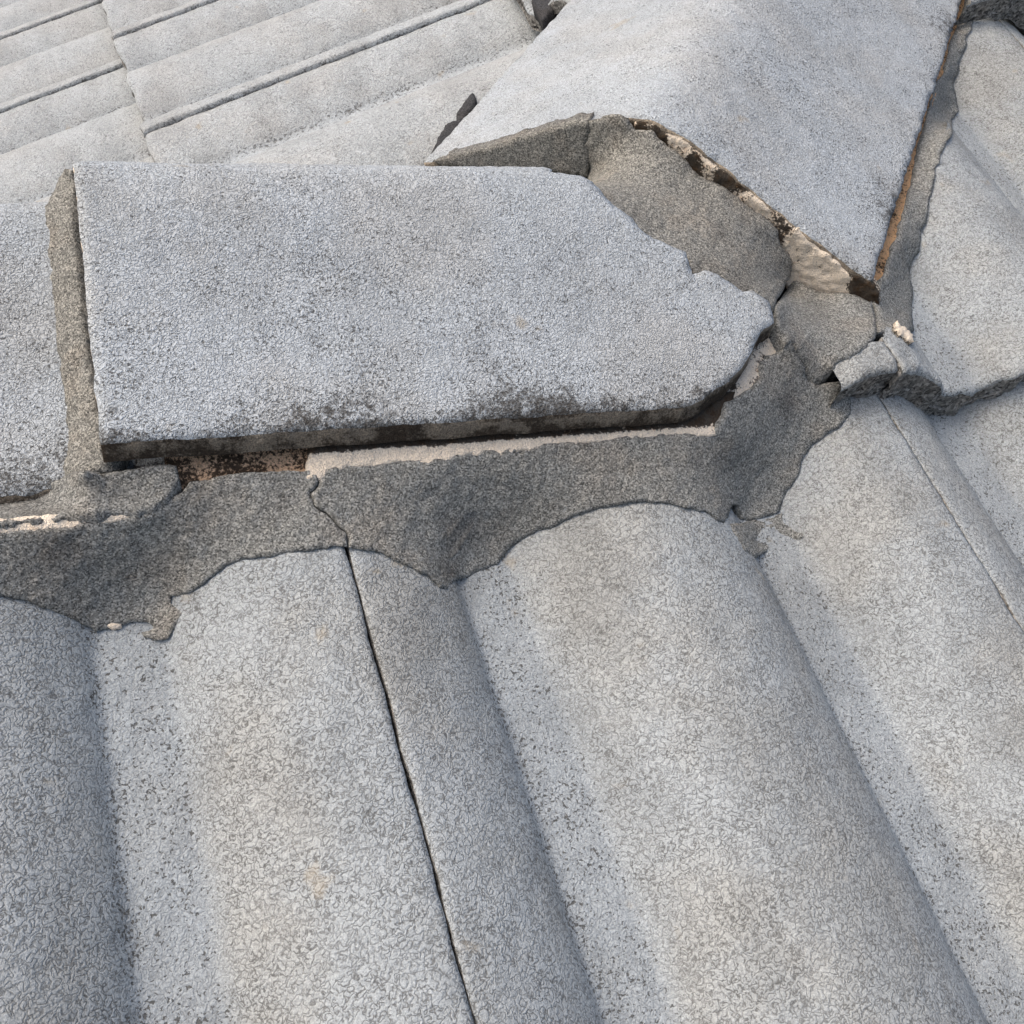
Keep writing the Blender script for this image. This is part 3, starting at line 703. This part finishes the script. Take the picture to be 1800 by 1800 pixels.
tag(traced('dark_sliver', m8, [M_DARKM], seed=19, gap=-0.5, amp=2, thick=0.006, spacing=4),
    'black mortar sliver poking out behind the left edge of the hip cap', 'mortar', 'mortar at the hip end')
m10 = [(q[0], q[1], ('B', .036)) for q in [(930, -30), (938, 5), (951, 33), (962, 26), (990, -10), (1000, -30)]]  # dark body set into the tile gap beside the hip cap
tag(traced('dark_sliver', m10, [M_DARKM], seed=24, gap=-0.5, amp=2, thick=0.012, spacing=4),
    'dark patch filling the gap at the top edge beside the hip cap', 'mortar', 'mortar at the hip end')
m9 = [(q[0], q[1], ('L', -.001)) for q in [(1284, 921), (1333, 913), (1377, 900), (1380, 920), (1400, 932), (1417, 937), (1410, 950), (1383, 943), (1360, 927), (1343, 933), (1333, 947), (1357, 957), (1350, 970), (1327, 980), (1310, 967), (1297, 950)]]
tag(traced('mortar_smear', m9, [M_MORTAR], seed=20, gap=0, thick=0.002, spacing=4, edge=(.002, .0006), lump=.0003, lam=1e-4),
    'thin mortar smear in the tile pan below the right end of the middle cap', 'mortar')
mw = [(q[0], q[1], 'L') for q in [(186, 1102), (196, 1093), (212, 1092), (215, 1100), (203, 1105)]]
tag(traced('mortar_chip', mw, [M_PALE], seed=22, gap=0, thick=0.003, spacing=3, bulge=.0015),
    'tiny white mortar chip at the mortar edge in the left tile pan', 'mortar')
mk = [(q[0], q[1], ('U', .003)) for q in [(1576, 560), (1586, 566), (1594, 578), (1606, 588), (1611, 601), (1600, 597), (1588, 587), (1580, 576)]]
tag(traced('mortar_chip', mk, [M_PALE], seed=23, gap=0, thick=0.003, spacing=3, amp=4, jscale=8, bulge=.0004),
    'pale lime splinter on the tile just below the hip cap', 'mortar')

# exposed older bedding behind and under the pointing
c1 = [(535, 845), (545, 770), (700, 745), (900, 725), (1100, 712), (1215, 700), (1262, 690), (1290, 690), (1285, 740), (1258, 766), (1222, 767), (1167, 767), (1111, 771), (1050, 780), (1000, 782), (928, 789), (905, 792), (880, 800), (867, 795), (800, 805), (755, 819), (700, 814), (667, 819), (617, 823), (577, 830), (566, 842)]
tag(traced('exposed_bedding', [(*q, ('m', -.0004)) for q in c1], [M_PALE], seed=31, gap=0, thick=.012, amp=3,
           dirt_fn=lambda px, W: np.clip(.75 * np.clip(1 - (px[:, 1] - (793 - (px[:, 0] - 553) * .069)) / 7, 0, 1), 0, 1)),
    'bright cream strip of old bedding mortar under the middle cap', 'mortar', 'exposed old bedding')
c2 = [(225, 935), (235, 900), (290, 850), (290, 790), (420, 770), (556, 765), (560, 800), (556, 845), (440, 850), (340, 872), (300, 905), (262, 925)]
tag(traced('exposed_bedding', [(*q, ('m', -.006)) for q in c2], [M_RUST], seed=32, gap=0, thick=.012, amp=3),
    'blackened rusty bedding in the gap at the left of the middle cap', 'mortar', 'exposed old bedding')
c3 = [(-450, 966), (-220, 938), (-80, 920), (0, 911), (120, 901), (240, 896), (252, 908), (120, 929), (0, 940), (-80, 950), (-220, 965), (-450, 990)]
tag(traced('exposed_bedding', [(*q, ('m', -.0006)) for q in c3], [M_PALE], seed=33, gap=0, thick=.010, amp=1.5, dirt_fn=lambda px, W: np.full(len(px), .12)),
    'thin cream bedding strip under the left cap at the picture edge', 'mortar', 'exposed old bedding')
c4 = [(1240, 740), (1250, 690), (1300, 655), (1325, 610), (1350, 570), (1385, 570), (1400, 620), (1372, 628), (1345, 645), (1338, 680), (1290, 708), (1258, 762)]
tag(traced('exposed_bedding', [(*q, ('w', -.0105)) for q in c4], [M_PALE, M_EDGE], seed=34, gap=0, thick=.012, amp=3, lump=.001,
           dirt_fn=lambda px, W: np.clip(.08 + .4 * fnoise(W, 150, 3, 9), 0, 1)),
    'crumbling pale bedding around the broken corner of the middle cap', 'mortar', 'exposed old bedding')
c5 = [(1117, 213), (1150, 221), (1201, 249), (1261, 296), (1331, 349), (1401, 407), (1451, 448), (1491, 479), (1530, 497), (1545, 520), (1545, 545), (1500, 540), (1440, 530), (1385, 515), (1360, 440), (1335, 400), (1250, 340), (1140, 252), (1112, 236)]
tag(traced('exposed_bedding', [(*q, ('e', .0052)) for q in c5], [M_PALE], seed=35, gap=0, thick=.006, amp=2.2, jscale=14, lump=.0007, rough=.0006, spacing=4,
           dirt_fn=lambda px, W: np.clip(.22 + .8 * fnoise(W, 70, 3, 19) + .6 * np.exp(-((px[:, 0] - 1125) / 20) ** 2) + .5 * np.clip((px[:, 0] - 1470) / 40, 0, 1) - .5 * np.exp(-((px[:, 0] - 1420) / 35) ** 2), 0, 1)),
    'cream bedding showing under the front edge of the hip cap', 'mortar', 'exposed old bedding')
c6 = [(x - 24, y) for x, y in m6l] + [(x + 3, y + 3) for x, y in m6l[::-1]]
tag(traced('exposed_bedding', [(*q, ('h', -.0005)) for q in c6], [M_SEAM], seed=36, gap=0, thick=.010, amp=2),
    'orange-stained bedding seam along the right edge of the hip cap', 'mortar', 'exposed old bedding')
